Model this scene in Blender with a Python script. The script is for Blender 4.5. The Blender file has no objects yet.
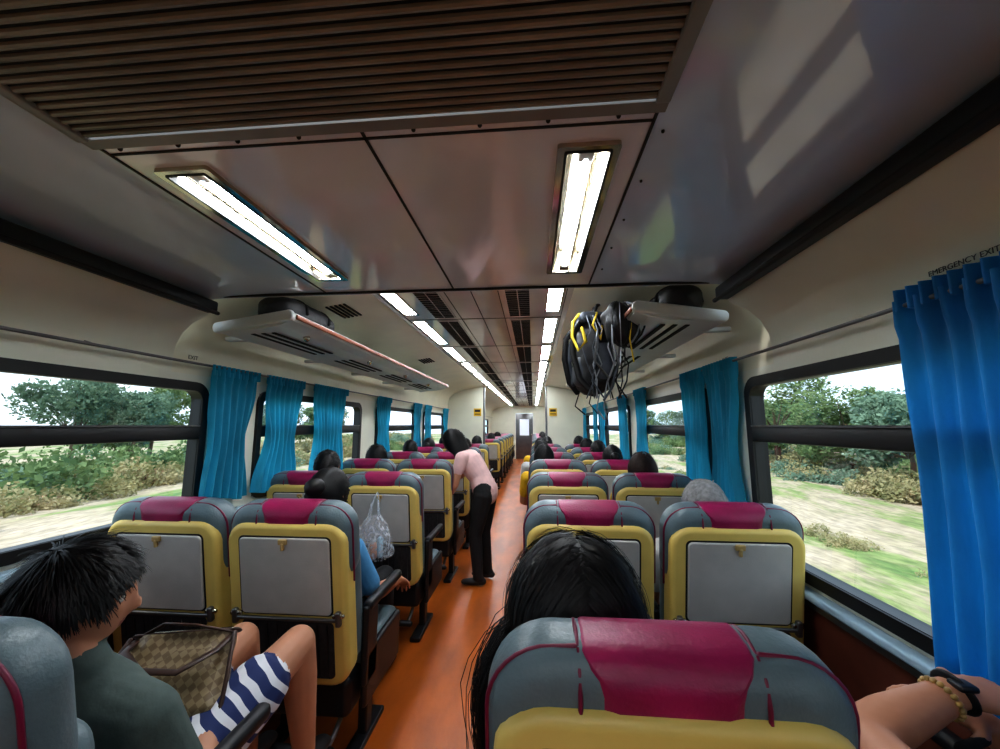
import bpy, bmesh, math, random
import numpy as np
from mathutils import Vector, Matrix, noise
random.seed(7)
sc=bpy.context.scene
V=Vector

# ------------------------------------------------------------------ materials
def lin(c):
    o=[]
    for x in c:
        x=x/255.0
        o.append(x/12.92 if x<=0.04045 else ((x+0.055)/1.055)**2.4)
    return (o[0],o[1],o[2],1)
def mat(name,rgb,rough=.5,metal=0.0,var=.15,scale=6.0,bump=0.0,bscale=80.0,coat=0.0,rgb2=None,stretch=None,spec=.5,sheen=0,transl=0):
    m=bpy.data.materials.new(name); m.use_nodes=True
    nt=m.node_tree; N=nt.nodes; L=nt.links
    b=N['Principled BSDF']
    tc=N.new('ShaderNodeTexCoord'); mp=N.new('ShaderNodeMapping')
    L.new(tc.outputs['Object'],mp.inputs['Vector'])
    if stretch: mp.inputs['Scale'].default_value=stretch
    no=N.new('ShaderNodeTexNoise'); no.inputs['Scale'].default_value=scale; no.inputs['Detail'].default_value=5
    L.new(mp.outputs['Vector'],no.inputs['Vector'])
    cr=N.new('ShaderNodeValToRGB')
    c=lin(rgb)
    c2=lin(rgb2) if rgb2 else tuple([x*(1-var) for x in c[:3]]+[1])
    cr.color_ramp.elements[0].color=c2; cr.color_ramp.elements[1].color=c
    cr.color_ramp.elements[0].position=.35; cr.color_ramp.elements[1].position=.65
    L.new(no.outputs['Fac'],cr.inputs['Fac']); L.new(cr.outputs['Color'],b.inputs['Base Color'])
    b.inputs['Roughness'].default_value=rough; b.inputs['Metallic'].default_value=metal
    b.inputs['Coat Weight'].default_value=coat; b.inputs['Specular IOR Level'].default_value=spec
    if sheen: b.inputs['Sheen Weight'].default_value=sheen
    if bump>0:
        n2=N.new('ShaderNodeTexNoise'); n2.inputs['Scale'].default_value=bscale; n2.inputs['Detail'].default_value=3
        L.new(mp.outputs['Vector'],n2.inputs['Vector'])
        bp=N.new('ShaderNodeBump'); bp.inputs['Strength'].default_value=bump; bp.inputs['Distance'].default_value=.01
        L.new(n2.outputs['Fac'],bp.inputs['Height']); L.new(bp.outputs['Normal'],b.inputs['Normal'])
    if transl:
        t=N.new('ShaderNodeBsdfTranslucent'); mx=N.new('ShaderNodeMixShader'); mx.inputs[0].default_value=transl
        out=[n for n in N if n.type=='OUTPUT_MATERIAL'][0]
        L.new(cr.outputs['Color'],t.inputs[0]); L.new(b.outputs[0],mx.inputs[1]); L.new(t.outputs[0],mx.inputs[2]); L.new(mx.outputs[0],out.inputs[0])
    return m
def emis(name,rgb,strength):
    m=bpy.data.materials.new(name); m.use_nodes=True
    b=m.node_tree.nodes['Principled BSDF']
    b.inputs['Base Color'].default_value=(.8,.8,.8,1)
    b.inputs['Emission Color'].default_value=lin(rgb); b.inputs['Emission Strength'].default_value=strength
    return m
def glassmat(name,tint,gl=.08):
    m=bpy.data.materials.new(name); m.use_nodes=True
    nt=m.node_tree;N=nt.nodes;L=nt.links
    for n in list(N):
        if n.type!='OUTPUT_MATERIAL': N.remove(n)
    out=[n for n in N if n.type=='OUTPUT_MATERIAL'][0]
    t=N.new('ShaderNodeBsdfTransparent'); t.inputs[0].default_value=tint
    g=N.new('ShaderNodeBsdfGlossy'); g.inputs['Roughness'].default_value=.03
    mx=N.new('ShaderNodeMixShader'); mx.inputs[0].default_value=gl
    L.new(t.outputs[0],mx.inputs[1]);L.new(g.outputs[0],mx.inputs[2]);L.new(mx.outputs[0],out.inputs[0])
    return m

M_floor=mat('floor_vinyl',(190,98,30),.36,var=.4,scale=5,bump=.08,bscale=60,stretch=(1,.35,1))
M_soffit=mat('soffit_panel',(216,214,220),.12,var=.08,scale=3,coat=.4,bump=.12,bscale=2.5)
M_soffit_side=mat('soffit_side_panel',(192,206,224),.11,var=.1,scale=2,coat=.7,bump=.14,bscale=2.0)
M_ceil=mat('ceiling_panel',(208,200,196),.13,var=.1,scale=4,coat=.4,bump=.1,bscale=3)
M_cove=mat('cove_panel',(228,224,200),.33,var=.08,scale=3)
M_wall=mat('wall_laminate',(226,226,208),.3,var=.08,scale=3)
M_dado=mat('dado_brown',(96,48,34),.5,var=.3,scale=8)
M_sill=mat('sill_grey',(160,186,200),.35,var=.1)
M_grille=mat('grille_slats',(142,134,124),.34,metal=.25,var=.35,scale=5,stretch=(1,6,1))
M_gtrim=mat('grille_trim',(130,126,122),.4,var=.2)
M_black=mat('black_rubber',(12,12,14),.5,var=.3)
M_dark=mat('dark_recess',(16,15,15),.8,var=.3)
M_seam=mat('seam_dark',(30,26,24),.7)
M_chrome=mat('chrome',(190,182,165),.12,metal=1,var=.2,scale=15)
M_metal=mat('grey_metal',(120,120,120),.35,metal=.8)
M_yellow=mat('seat_shell_yellow',(220,194,108),.36,var=.12,scale=7,bump=.06,bscale=200)
M_tray=mat('tray_grey',(180,178,172),.5,var=.12,scale=9,bump=.12,bscale=260)
M_cush=mat('seat_vinyl_grey',(96,114,120),.4,var=.2,scale=12,bump=.12,bscale=150)
M_maroon=mat('seat_vinyl_maroon',(150,24,80),.38,var=.25,scale=12,bump=.12,bscale=150)
M_pipe=mat('seat_piping',(112,14,54),.4)
M_plast=mat('black_plastic',(22,22,26),.45,var=.3)
M_net=mat('pocket_net',(46,46,48),.85,var=.5,scale=40)
M_latch=mat('latch_beige',(176,150,96),.4)
M_curt=mat('curtain_teal',(34,170,206),.7,var=.35,scale=9,bump=.15,bscale=200,stretch=(1,1,.3),sheen=.2,transl=.38)
M_curt2=mat('curtain_blue',(26,138,208),.7,var=.3,scale=9,bump=.15,bscale=200,stretch=(1,1,.3),sheen=.2,transl=.38)
M_copper=mat('rack_lip_copper',(132,72,48),.35,metal=.3)
M_rack=mat('rack_white',(208,212,210),.3,var=.1)
M_skin=mat('skin',(190,134,104),.5,var=.1,scale=10)
M_lip=mat('lip',(150,78,70),.45)
M_hair=mat('hair_black',(17,14,14),.5,var=.6,scale=70,spec=.35)
M_hairb=mat('hair_brown',(50,30,20),.5,var=.5,scale=60,spec=.35)
M_hairg=mat('hair_grey',(150,150,150),.6,var=.4,scale=60)
M_eyew=mat('eye_white',(225,222,215),.2)
M_iris=mat('eye_dark',(22,12,8),.1)
M_tube=emis('tube_light',(238,246,255),52)
M_diff=emis('light_diffuser',(240,247,255),22)
M_glass=glassmat('window_glass',(.93,.97,1,1),.07)

# ------------------------------------------------------------------ mesh builder
def rr(w,h,r,n=6,cx=0,cy=0):
    r=max(min(r,w/2-1e-4,h/2-1e-4),1e-4); P=[]
    for k,(sx,sy) in enumerate([(1,1),(-1,1),(-1,-1),(1,-1)]):
        for i in range(n+1):
            a=math.pi/2*k+math.pi/2*i/n
            P.append((cx+sx*(w/2-r)+r*math.cos(a),cy+sy*(h/2-r)+r*math.sin(a)))
    return P
M_BACK=Matrix(((1,0,0,0),(0,0,-1,0),(0,1,0,0),(0,0,0,1)))       # a->x b->z c->-y
class MB:
    def __init__(s): s.v=[];s.f=[];s.m=[];s.s=[];s.mats=[]
    def mi(s,m):
        if m not in s.mats: s.mats.append(m)
        return s.mats.index(m)
    def add(s,vs,fs,m,M=None,smooth=True):
        o=len(s.v); k=s.mi(m)
        for v in vs:
            v=V(v)
            s.v.append(M@v if M is not None else v)
        for i,f in enumerate(fs):
            s.f.append([o+j for j in f]); s.m.append(k)
            s.s.append(smooth if isinstance(smooth,bool) else smooth[i])
    def box(s,c,size,m,r=0,seg=3,M=None):
        bm=bmesh.new(); bmesh.ops.create_cube(bm,size=1)
        for v in bm.verts: v.co=V((v.co.x*size[0],v.co.y*size[1],v.co.z*size[2]))
        if r>0: bmesh.ops.bevel(bm,geom=bm.edges[:],offset=min(r,min(size)*.49),segments=seg,profile=.5,affect='EDGES')
        bm.verts.index_update()
        vs=[v.co+V(c) for v in bm.verts]; fs=[[v.index for v in f.verts] for f in bm.faces]
        bm.free(); s.add(vs,fs,m,M,smooth=(r>0))
    def plate(s,w,h,R,c0,c1,e,m,M,cx=0,cy=0,n=6):
        """rounded-rectangle slab from c0 to c1 with rounded edges e"""
        L=[]
        K=4
        for i in range(K+1):
            a=math.pi/2*i/K; L.append((e*(1-math.sin(a)),c0+e*(1-math.cos(a))))
        for i in range(K+1):
            a=math.pi/2*(1-i/K); L.append((e*(1-math.sin(a)),c1-e*(1-math.cos(a))))
        vs=[];fs=[];sm=[]
        cnt=4*(n+1)
        for ins,z in L:
            for p in rr(w-2*ins,h-2*ins,max(R-ins,.002),n,cx,cy): vs.append((p[0],p[1],z))
        for j in range(len(L)-1):
            for i in range(cnt):
                i2=(i+1)%cnt
                fs.append([j*cnt+i,j*cnt+i2,(j+1)*cnt+i2,(j+1)*cnt+i]); sm.append(True)
        fs.append(list(range(cnt))[::-1]); sm.append(True)
        fs.append([(len(L)-1)*cnt+i for i in range(cnt)]); sm.append(True)
        s.add(vs,fs,m,M,sm)
    def ring(s,w,h,R,t,c0,c1,m,M,cx=0,cy=0,Ri=None,n=6):
        o=rr(w,h,R,n,cx,cy); i_=rr(w-2*t,h-2*t,Ri if Ri else max(R-t,.005),n,cx,cy); c=len(o)
        vs=[(p[0],p[1],c0) for p in o]+[(p[0],p[1],c1) for p in o]+[(p[0],p[1],c0) for p in i_]+[(p[0],p[1],c1) for p in i_]
        fs=[]
        for i in range(c):
            j=(i+1)%c
            fs+=[[i,j,c+j,c+i],[c+i,c+j,3*c+j,3*c+i],[3*c+i,3*c+j,2*c+j,2*c+i],[2*c+i,2*c+j,j,i]]
        s.add(vs,fs,m,M,False)
    def prism(s,poly,y0,y1,m,smooth=False,closed=True,M=None):
        n=len(poly); vs=[(p[0],y0,p[1]) for p in poly]+[(p[0],y1,p[1]) for p in poly]
        fs=[[i,(i+1)%n,n+(i+1)%n,n+i] for i in range(n if closed else n-1)]
        sm=[smooth]*len(fs)
        if closed: fs+=[list(range(n))[::-1],[n+i for i in range(n)]]; sm+=[False,False]
        s.add(vs,fs,m,M,sm)
    def tube(s,pts,rad,m,n=10,ref=None,M=None,cap=True,closed=False):
        pts=[V(p) for p in pts]
        rad=[(r,r) if not isinstance(r,(tuple,list)) else r for r in (rad if isinstance(rad,(list,tuple)) else [rad]*len(pts))]
        R=V(ref) if ref is not None else None
        tg=[]
        for i in range(len(pts)):
            if closed: d=pts[(i+1)%len(pts)]-pts[i-1]
            else: d=pts[min(i+1,len(pts)-1)]-pts[max(i-1,0)]
            if d.length<1e-8: d=V((0,0,1))
            tg.append(d.normalized())
        if R is None:
            R=V((1,0,0)) if abs(tg[0].x)<.8 else V((0,1,0))
        rings=[]; side=R
        for i,p in enumerate(pts):
            t=tg[i]; sd=(R if ref is not None else side); sd=sd-t*sd.dot(t)
            if sd.length<1e-4: sd=t.orthogonal()
            sd.normalize(); side=sd; up=t.cross(sd)
            rings.append((p,sd,up,rad[i][0],rad[i][1],t))
        if cap and not closed:
            def capr(rg,sgn):
                p,sd,up,a,b,t=rg; rm=(a+b)/2; o=[]
                for q in (.45,.8,.97):
                    k=math.sqrt(1-q*q); o.append((p+t*sgn*rm*q,sd,up,a*k,b*k,t))
                return o
            rings=capr(rings[0],-1)[::-1]+rings+capr(rings[-1],1)
        vs=[];fs=[]
        for (p,sd,up,a,b,t) in rings:
            for k in range(n):
                an=2*math.pi*k/n; vs.append(p+sd*a*math.cos(an)+up*b*math.sin(an))
        for j in range(len(rings)-(0 if closed else 1)):
            j2=(j+1)%len(rings)
            for k in range(n):
                k2=(k+1)%n; fs.append([j*n+k,j*n+k2,j2*n+k2,j2*n+k])
        if not closed:
            fs.append([k for k in range(n)][::-1]); fs.append([(len(rings)-1)*n+k for k in range(n)])
        s.add(vs,fs,m,M,True)
    def grid(s,fn,nu,nv,m,M=None,smooth=True,keep=None):
        vs=[fn(i/nu,j/nv) for j in range(nv+1) for i in range(nu+1)]
        fs=[]
        for j in range(nv):
            for i in range(nu):
                if keep and not keep((i+.5)/nu,(j+.5)/nv): continue
                a=j*(nu+1)+i; fs.append([a,a+1,a+nu+2,a+nu+1])
        s.add(vs,fs,m,M,smooth)
    def mesh(s,name):
        me=bpy.data.meshes.new(name); me.from_pydata([tuple(v) for v in s.v],[],s.f)
        for m in s.mats: me.materials.append(m)
        me.polygons.foreach_set('material_index',s.m); me.polygons.foreach_set('use_smooth',s.s)
        me.update(); return me
    def obj(s,name,parent=None,M=None,wn=False,recalc=True):
        me=s.mesh(name)
        if recalc:
            bm=bmesh.new(); bm.from_mesh(me); bmesh.ops.recalc_face_normals(bm,faces=bm.faces[:]); bm.to_mesh(me); bm.free()
        return mkobj(name,me,parent,M,wn)
def mkobj(name,me,parent=None,M=None,wn=False):
    o=bpy.data.objects.new(name,me); sc.collection.objects.link(o)
    if parent: o.parent=parent
    if M is not None: o.matrix_local=M
    if wn:
        w=o.modifiers.new('wn','WEIGHTED_NORMAL'); w.keep_sharp=True; w.weight=100
    return o
def empty(name,loc=(0,0,0),yaw=0):
    e=bpy.data.objects.new(name,None); sc.collection.objects.link(e); e.location=loc; e.rotation_euler=(0,0,yaw); e.empty_display_size=.1
    return e
def cells(a0,a1,b0,b1,holes):
    A=sorted(set([a0,a1]+[h[k] for h in holes for k in (0,1)])); B=sorted(set([b0,b1]+[h[k] for h in holes for k in (2,3)]))
    for i in range(len(A)-1):
        for j in range(len(B)-1):
            ca=(A[i]+A[i+1])/2; cb=(B[j]+B[j+1])/2
            if ca<a0 or ca>a1 or cb<b0 or cb>b1: continue
            if any(h[0]<ca<h[1] and h[2]<cb<h[3] for h in holes): continue
            yield A[i],A[i+1],B[j],B[j+1]

# ------------------------------------------------------------------ shell
W=1.45; Y0=-5.5; Y1=17.0; YB=1.79; YP=8.2
b=MB(); b.box(((0),(Y0+Y1)/2,-.03),(2*W+.2,Y1-Y0,.06),M_floor); b.obj('floor')

WINS=[(.46+1.955*k,2.02+1.955*k) for k in range(-3,8)]  # negative k: unseen windows added behind the camera for more daylight
ZT=1.68
for side,nm,zb in ((1,'right',.84),(-1,'left',.97)):
    b=MB()
    holes=[(a+.02,c-.02,zb+.02,ZT-.02) for a,c in WINS]
    for a0,a1,b0,b1 in cells(Y0,Y1,.76,1.72,holes):
        x=side*W; b.add([(x,a0,b0),(x,a1,b0),(x,a1,b1),(x,a0,b1)],[[0,1,2,3]],M_wall,smooth=False)
    b.add([(side*W,Y0,0),(side*W,Y1,0),(side*W,Y1,.76),(side*W,Y0,.76)],[[0,1,2,3]],M_dado,smooth=False)
    # upper wall, near bulkhead zone
    pr=[(W,1.72),(W,1.80),(1.44,1.86),(1.41,1.92),(1.36,1.97),(1.28,2.01),(1.28,2.12)]
    b.prism([(side*p[0],p[1]) for p in pr],Y0,YB,M_wall,True,False)
    # upper wall and cove beyond
    pr=[(W,1.72),(W,1.86),(1.445,1.95),(1.42,2.03),(1.36,2.10),(1.25,2.165),(1.08,2.215),(.85,2.25),(.64,2.28)]
    b.prism([(side*p[0],p[1]) for p in pr],YB,Y1,M_cove,True,False)
    b.obj('wall_'+nm,recalc=False)
    # sill
    b=MB(); b.box((side*(W-.02),(Y0+Y1)/2,zb-.035),(.05,Y1-Y0,.03),M_sill,.008,2)
    b.box((side*(W-.008),(Y0+Y1)/2,.765),(.02,Y1-Y0,.02),M_metal)
    b.obj('trim_sill_'+nm)
    # skirting
    b=MB(); b.box((side*(W-.01),(Y0+Y1)/2,.06),(.02,Y1-Y0,.12),M_plast); b.obj('baseboard_'+nm)
    # dark rail in near zone
    b=MB(); b.box((side*1.245,(Y0+YB)/2,2.045),(.06,YB-Y0-.02,.06),M_black,.012,2)
    b.tube([(side*1.21,Y0,2.012),(side*1.21,YB-.02,2.012)],.01,M_seam)
    b.obj('trim_rail_'+nm)
    # windows
    for k,(a,c) in enumerate(WINS):
        b=MB(); cy=(a+c)/2; cz=(zb+ZT)/2; w=c-a; h=ZT-zb
        MS=Matrix.Translation((side*W,0,0))@Matrix(((0,0,side,0),(1,0,0,0),(0,1,0,0),(0,0,0,1)))
        b.ring(w,h,.09,.045,-.018,.05,M_black,MS,cy,cz,Ri=.06)
        b.ring(w-.07,h-.07,.06,.012,-.010,.03,M_plast,MS,cy,cz,Ri=.045)
        b.box((side*(W+.005),cy,1.41),(.045,w-.07,.075),M_black,.01,2)
        b.box((side*(W-.02),cy,1.445),(.008,w-.1,.008),M_metal)
        x=side*(W+.015)
        b.add([(x,a+.03,zb+.03),(x,c-.03,zb+.03),(x,c-.03,ZT-.03),(x,a+.03,ZT-.03)],[[0,1,2,3]],M_glass,smooth=False)
        b.obj('window_%d'%(k+1+(0 if side==1 else len(WINS))))

# near bulkhead soffit
ZS=2.11
LX=.52; lampY=(.85,1.60); GR0=-.62
lampsY=[(.85,1.60),(-1.6,-.85),(-3.0,-2.25),(-4.4,-3.65)]  # pairs after the first: unseen, added behind the camera to brighten the near seats
b=MB()
holes=[(s_*LX-.065,s_*LX+.065,a,c) for a,c in lampsY for s_ in (-1,1)]
for y_0,y_1 in ((.74,YB),(Y0,GR0)):
    hh=[h for h in holes if y_0<h[2]<y_1]
    for x0,x1,y0,y1 in cells(-.65,.65,y_0,y_1,hh):
        b.add([(x0,y0,ZS),(x1,y0,ZS),(x1,y1,ZS),(x0,y1,ZS)],[[0,1,2,3]],M_soffit,smooth=False)
for s_ in (1,-1):
    b.prism([(s_*.65,ZS),(s_*.95,ZS+.002),(s_*1.15,ZS-.004),(s_*1.28,ZS-.02)],Y0,YB,M_soffit_side,True,False)
# rear vertical face of bulkhead
b.box((0,YB+.005,2.2),(2.56,.01,.2),M_soffit)
b.box((0,YB-.004,ZS-.004),(2.5,.012,.012),M_seam)
b.obj('ceiling',recalc=False)
b=MB()
for x in (0,-.65,.65):
    b.box((x,(.74+YB)/2,ZS-.001),(.007,YB-.74,.004),M_seam)
b.box((0,.785,ZS-.001),(1.3,.006,.004),M_seam)
b.box((.65,.05,ZS-.006),(.03,1.36,.014),M_gtrim,.004,2); b.box((-.65,.05,ZS-.006),(.03,1.36,.014),M_gtrim,.004,2)
b.box((0,.745,ZS-.002),(1.33,.03,.008),M_gtrim)
for x in [-.6,-.45,-.3,-.15,.12,.27,.42,.57]:
    b.tube([(x,.765,ZS-.004),(x,.765,ZS)],.005,M_seam,8)
for y in (.82,1.0,1.2,1.4,1.6):
    b.tube([(.68,y,ZS-.002),(.68,y,ZS+.002)],.004,M_seam,8)
b.obj('trim_ceiling_seams')
# corrugated grille
b=MB()
n=66; pts=[]
for i in range(n):
    y=.725-.02*i
    for q,(dy,dz) in enumerate([(0,0),(-.003,-.007),(-.008,-.009),(-.012,-.007),(-.0145,0),(-.0155,.012),(-.0185,.012)]):
        pts.append((y+dy,ZS+dz))
vs=[(-.64,p[0],p[1]) for p in pts]+[(.64,p[0],p[1]) for p in pts]; m_=len(pts)
fs=[[i,i+1,m_+i+1,m_+i] for i in range(m_-1)]
b.add(vs,fs,M_grille,smooth=False)
for i in range(n): b.box((0,.725-.02*i-.017,ZS+.001),(1.28,.004,.008),M_dark)
b.obj('ceiling_grille')

# near lamps, plus the added unseen ones behind the camera
for (la,lb) in lampsY:
  for s_ in (-1,1):
    e=empty('ceiling_lamp',(s_*LX,(la+lb)/2,ZS)); b=MB(); Lh=lb-la
    MT=Matrix(((1,0,0,0),(0,1,0,0),(0,0,-1,0),(0,0,0,1)))
    fm=M_chrome
    b.ring(.150,Lh+.02,.008,.022,-.005,.012,fm,MT)
    b.ring(.115,Lh-.01,.006,.006,-.005,.014,M_black,MT)
    pr=[(-.062,0),(-.055,.035),(-.03,.06),(.03,.06),(.055,.035),(.062,0)]
    b.prism(pr,-Lh/2+.005,Lh/2-.005,M_chrome,False,False)
    b.box((0,-Lh/2+.01,.03),(.12,.01,.06),M_chrome); b.box((0,Lh/2-.01,.03),(.12,.01,.06),M_chrome)
    b.box((0,-Lh/2+.045,.02),(.04,.05,.035),M_rack,.006,2); b.box((0,Lh/2-.03,.02),(.04,.03,.035),M_rack,.006,2)
    b.obj('housing',e)
    b=MB(); b.tube([(0,-Lh/2+.06,.018),(0,Lh/2-.04,.018)],.017,M_tube,14)
    b.obj('tube',e)

# far ceiling
b=MB()
ZF=2.28
LF=.53
lights=[]
y=1.92
while y<16.2:
    lights.append((y,y+.86)); y+=1.06
holes=[]
for s_ in (-1,1):
    for a,c in lights: holes.append((s_*LF-.055,s_*LF+.055,a,c))
vents=[]
for i in range(14):
    y=1.88+1.06*i
    for s_ in (-1,1): vents.append((s_*.29,y+.02,y+.98))
for x0,x1,y0,y1 in cells(-.64,.64,YB,Y1,holes):
    b.add([(x0,y0,ZF),(x1,y0,ZF),(x1,y1,ZF),(x0,y1,ZF)],[[0,1,2,3]],M_ceil,smooth=False)
b.obj('ceiling_main',recalc=False)
b=MB()
for x,a,c in vents:
    b.box((x,(a+c)/2,ZF-.004),(.17,c-a,.006),M_ceil)
    for q in range(22):
        yy=a+.03+(c-a-.06)*q/21
        b.box((x,yy,ZF-.008),(.15,(c-a)/22*.62,.004),M_dark)
    b.box((x,(a+c)/2,ZF-.009),(.006,c-a,.006),M_ceil)
b.obj('ceiling_vents')
b=MB()
for s_ in (-1,1):
    for a,c in lights:
        b.box((s_*LF,(a+c)/2,ZF+.008),(.085,c-a-.01,.01),M_diff)
        for q in (-1,1): b.box((s_*LF+q*.05,(a+c)/2,ZF-.002),(.012,c-a+.01,.008),M_chrome)
b.obj('ceiling_light_strips')
b=MB()
for x in (-.6,-.17,0,.17,.6): b.box((x,(YB+Y1)/2,ZF-.001),(.005,Y1-YB,.004),M_seam)
for i in range(15): b.box((0,1.86+1.06*i,ZF-.001),(1.2,.006,.004),M_seam)
b.obj('trim_ceiling_lines')
# cove vents
b=MB()
for yy in (2.5,4.6):
    for q in range(5):
        b.box((-.86-.03*q,yy,2.243-.0045*q),(.014,.26,.008),M_dark)
b.obj('cove_vent')

# partition, end wall
for s_,nm in ((1,'partition_right'),(-1,'partition_left')):
    b=MB(); xa=.66
    b.prism([(s_*xa,0),(s_*W,0),(s_*W,1.9),(s_*1.42,2.02),(s_*1.3,2.13),(s_*1.08,2.21),(s_*.85,2.245),(s_*xa,2.275)],YP,YP+.06,M_wall)
    b.box((s_*xa,YP+.03,1.13),(.04,.08,2.26),M_metal,.01,2)
    b.obj('wall_'+nm)
    e=empty('wall_sign',(s_*.80,YP-.006,1.72)); b=MB()
    b.box((0,0,0),(.16,.008,.16),mat('sign_yellow',(220,180,40),.5)); b.box((0,-.005,.03),(.12,.003,.05),M_black); b.box((0,-.005,-.04),(.12,.003,.02),M_black)
    b.obj('panel',e)
b=MB()
for x0,x1,z0,z1 in cells(-W,W,0,2.3,[(-.38,.38,0,1.95)]):
    b.box(((x0+x1)/2,Y1,(z0+z1)/2),(x1-x0,.04,z1-z0),M_wall)
b.obj('wall_front')
b=MB(); b.box((0,Y1,.97),(.75,.03,1.94),M_metal,.004,2); b.box((0,Y1-.02,1.35),(.4,.02,.7),emis('door_window_glow',(200,225,255),.25)); b.box((.3,Y1-.04,1.0),(.03,.03,.16),M_chrome,.008,2)
b.obj('door_1')
b=MB(); b.box((0,Y0,1.15),(2*W,.04,2.3),M_wall); b.obj('wall_back')

# ------------------------------------------------------------------ racks
YR=5.6
for s_ in (-1,1):
    e=empty('luggage_rack',(0,0,0)); b=MB()
    pr=[(.885,2.0),(.875,2.02),(.885,2.045),(.91,2.05),(.95,2.02),(1.31,1.975),(1.31,1.945),(1.05,1.955),(.95,1.975)]
    b.prism([(s_*p[0],p[1]) for p in pr],1.88,YR,M_rack,False)
    for i in range(5): b.box((s_*1.36,2.1+.8*i,1.955),(.14,.04,.025),M_rack,.006,2)
    b.obj('shelf',e)
    b=MB()
    b.plate(.45,.06,.025,-.015,.015,.01,M_rack,Matrix.Translation((s_*1.09,1.87,1.993))@Matrix.Rotation(s_*.15,4,'Y')@M_BACK)
    b.plate(.45,.06,.025,-.015,.015,.01,M_rack,Matrix.Translation((s_*1.09,YR+.01,1.993))@Matrix.Rotation(s_*.15,4,'Y')@M_BACK)
    b.box((s_*.872,(1.9+YR)/2,2.022),(.008,YR-1.9,.026),M_copper,.003,2)
    for i in range(4):
        yc=2.05+.9*i
        for q in range(3): b.box((s_*(1.04+.06*q),yc+.22,1.9525-.0015*q),(.022,.62,.006),M_dark)
        b.tube([(s_*.965,yc+.1,1.968),(s_*.965,yc+.1,1.962)],.02,M_chrome,12)
    b.obj('fittings',e)

# ------------------------------------------------------------------ seats
def seat_mesh(name,tilt):
    b=MB()
    T=Matrix.Translation((0,0,.42))@Matrix.Rotation(math.radians(tilt),4,'X')@Matrix.Translation((0,0,-.42))
    TB=T@M_BACK
    b.plate(.502,.67,.08,-.075,.020,.022,M_yellow,TB,0,.732)
    b.plate(.392,.325,.022,.0,.0215,.001,M_dark,TB,0,.858)
    b.plate(.378,.312,.018,.0,.029,.006,M_tray,TB,0,.858)
    b.box((0,-.031,1.001),(.036,.014,.022),M_latch,.004,2,M=T)
    b.box((0,-.035,.983),(.012,.014,.03),M_latch,.004,2,M=T)
    b.plate(.39,.235,.02,.0,.0235,.003,M_net,TB,0,.555)
    for i in range(9): b.box((-.17+.0425*i,-.025,.555),(.004,.004,.21),M_plast,M=T)
    b.box((0,-.029,.685),(.42,.012,.014),M_metal,.004,2,M=T)
    for s_ in (-1,1):
        b.box((s_*.218,-.022,.69),(.022,.03,.06),M_metal,.006,2,M=T)
        b.tube([(s_*.232,-.022,.70),(s_*.201,-.022,.70)],.011,M_chrome,10,M=T)
    # padding
    b.plate(.50,.50,.06,-.15,-.06,.04,M_cush,TB,0,.68)
    HZ=.965
    b.plate(.53,.34,.105,-.122,.004,.052,M_cush,TB,0,HZ,n=8)
    b.plate(.25,.343,.012,-.125,.008,.052,M_maroon,TB,0,HZ)
    b.plate(.24,.42,.012,-.157,-.1,.03,M_maroon,TB,0,.60)
    def loop(x):
        P=[]
        path=[(-.007,.90),(-.009,1.02),(-.007,1.075),(.006,1.109),(.029,1.129),(.060,1.1365),(.091,1.129),(.114,1.109),(.125,1.075),(.126,1.0),(.126,.86)]
        for k in range(24):
            t=k/23.0
            f=t*(len(path)-1); i=min(int(f),len(path)-2); g=f-i
            P.append((x,path[i][0]*(1-g)+path[i+1][0]*g,path[i][1]*(1-g)+path[i+1][1]*g))
        return P
    for s_ in (-1,1):
        b.tube(loop(s_*.126),.0036,M_pipe,6,M=T)
        P=[(s_*.262,.03,.82),(s_*.262,.03,1.015)]
        for k in range(9):
            a=math.pi/2*k/8; P.append((s_*(.162+.100*math.cos(a)),.03,1.030+.098*math.sin(a)))
        P.append((s_*.13,.03,1.130))
        b.tube(P,.0042,M_pipe,6,M=T)
    # seat pan
    b.box((0,.36,.40),(.49,.46,.13),M_cush,.045,4)
    b.box((0,.36,.408),(.24,.465,.13),M_maroon,.045,4)
    b.box((0,.33,.32),(.47,.44,.05),M_plast,.01,2)
    # base frame and legs
    b.box((0,.10,.33),(.47,.16,.16),M_plast,.03,3)
    for s_ in (-1,1):
        b.box((s_*.19,.3,.16),(.045,.07,.30),M_plast,.01,2); b.box((s_*.19,.28,.015),(.07,.36,.03),M_plast,.008,2)
        b.box((s_*.262,.30,.655),(.045,.40,.045),M_plast,.018,3)
        b.box((s_*.262,.14,.50),(.03,.12,.32),M_plast,.012,3)
        b.box((s_*.262,.30,.36),(.03,.42,.22),M_plast,.02,3)
    for s_ in (-1,1): b.tube([(s_*.18,.12,.26),(s_*.18,.02,.20),(s_*.18,-.05,.19)],.011,M_metal,8)
    b.tube([(-.2,-.05,.19),(.2,-.05,.19)],.018,M_plast,10)
    me=b.mesh(name)
    bm=bmesh.new(); bm.from_mesh(me); bmesh.ops.recalc_face_normals(bm,faces=bm.faces[:]); bm.to_mesh(me); bm.free()
    return me
SM=seat_mesh('train_seat',10); SMR=seat_mesh('train_seat_reclined',33)
PITCH=.98
RY=lambda k:.76+PITCH*k
LY=lambda k:.68+PITCH*k
XS={('R','a'):.60,('R','w'):1.16,('L','a'):-.62,('L','w'):-1.165}
def seatpos(s_,c,k):
    if (s_,c,k)==('R','a',0): return (.568,.72,0)
    return (XS[(s_,c)],(RY if s_=='R' else LY)(k),0)
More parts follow.
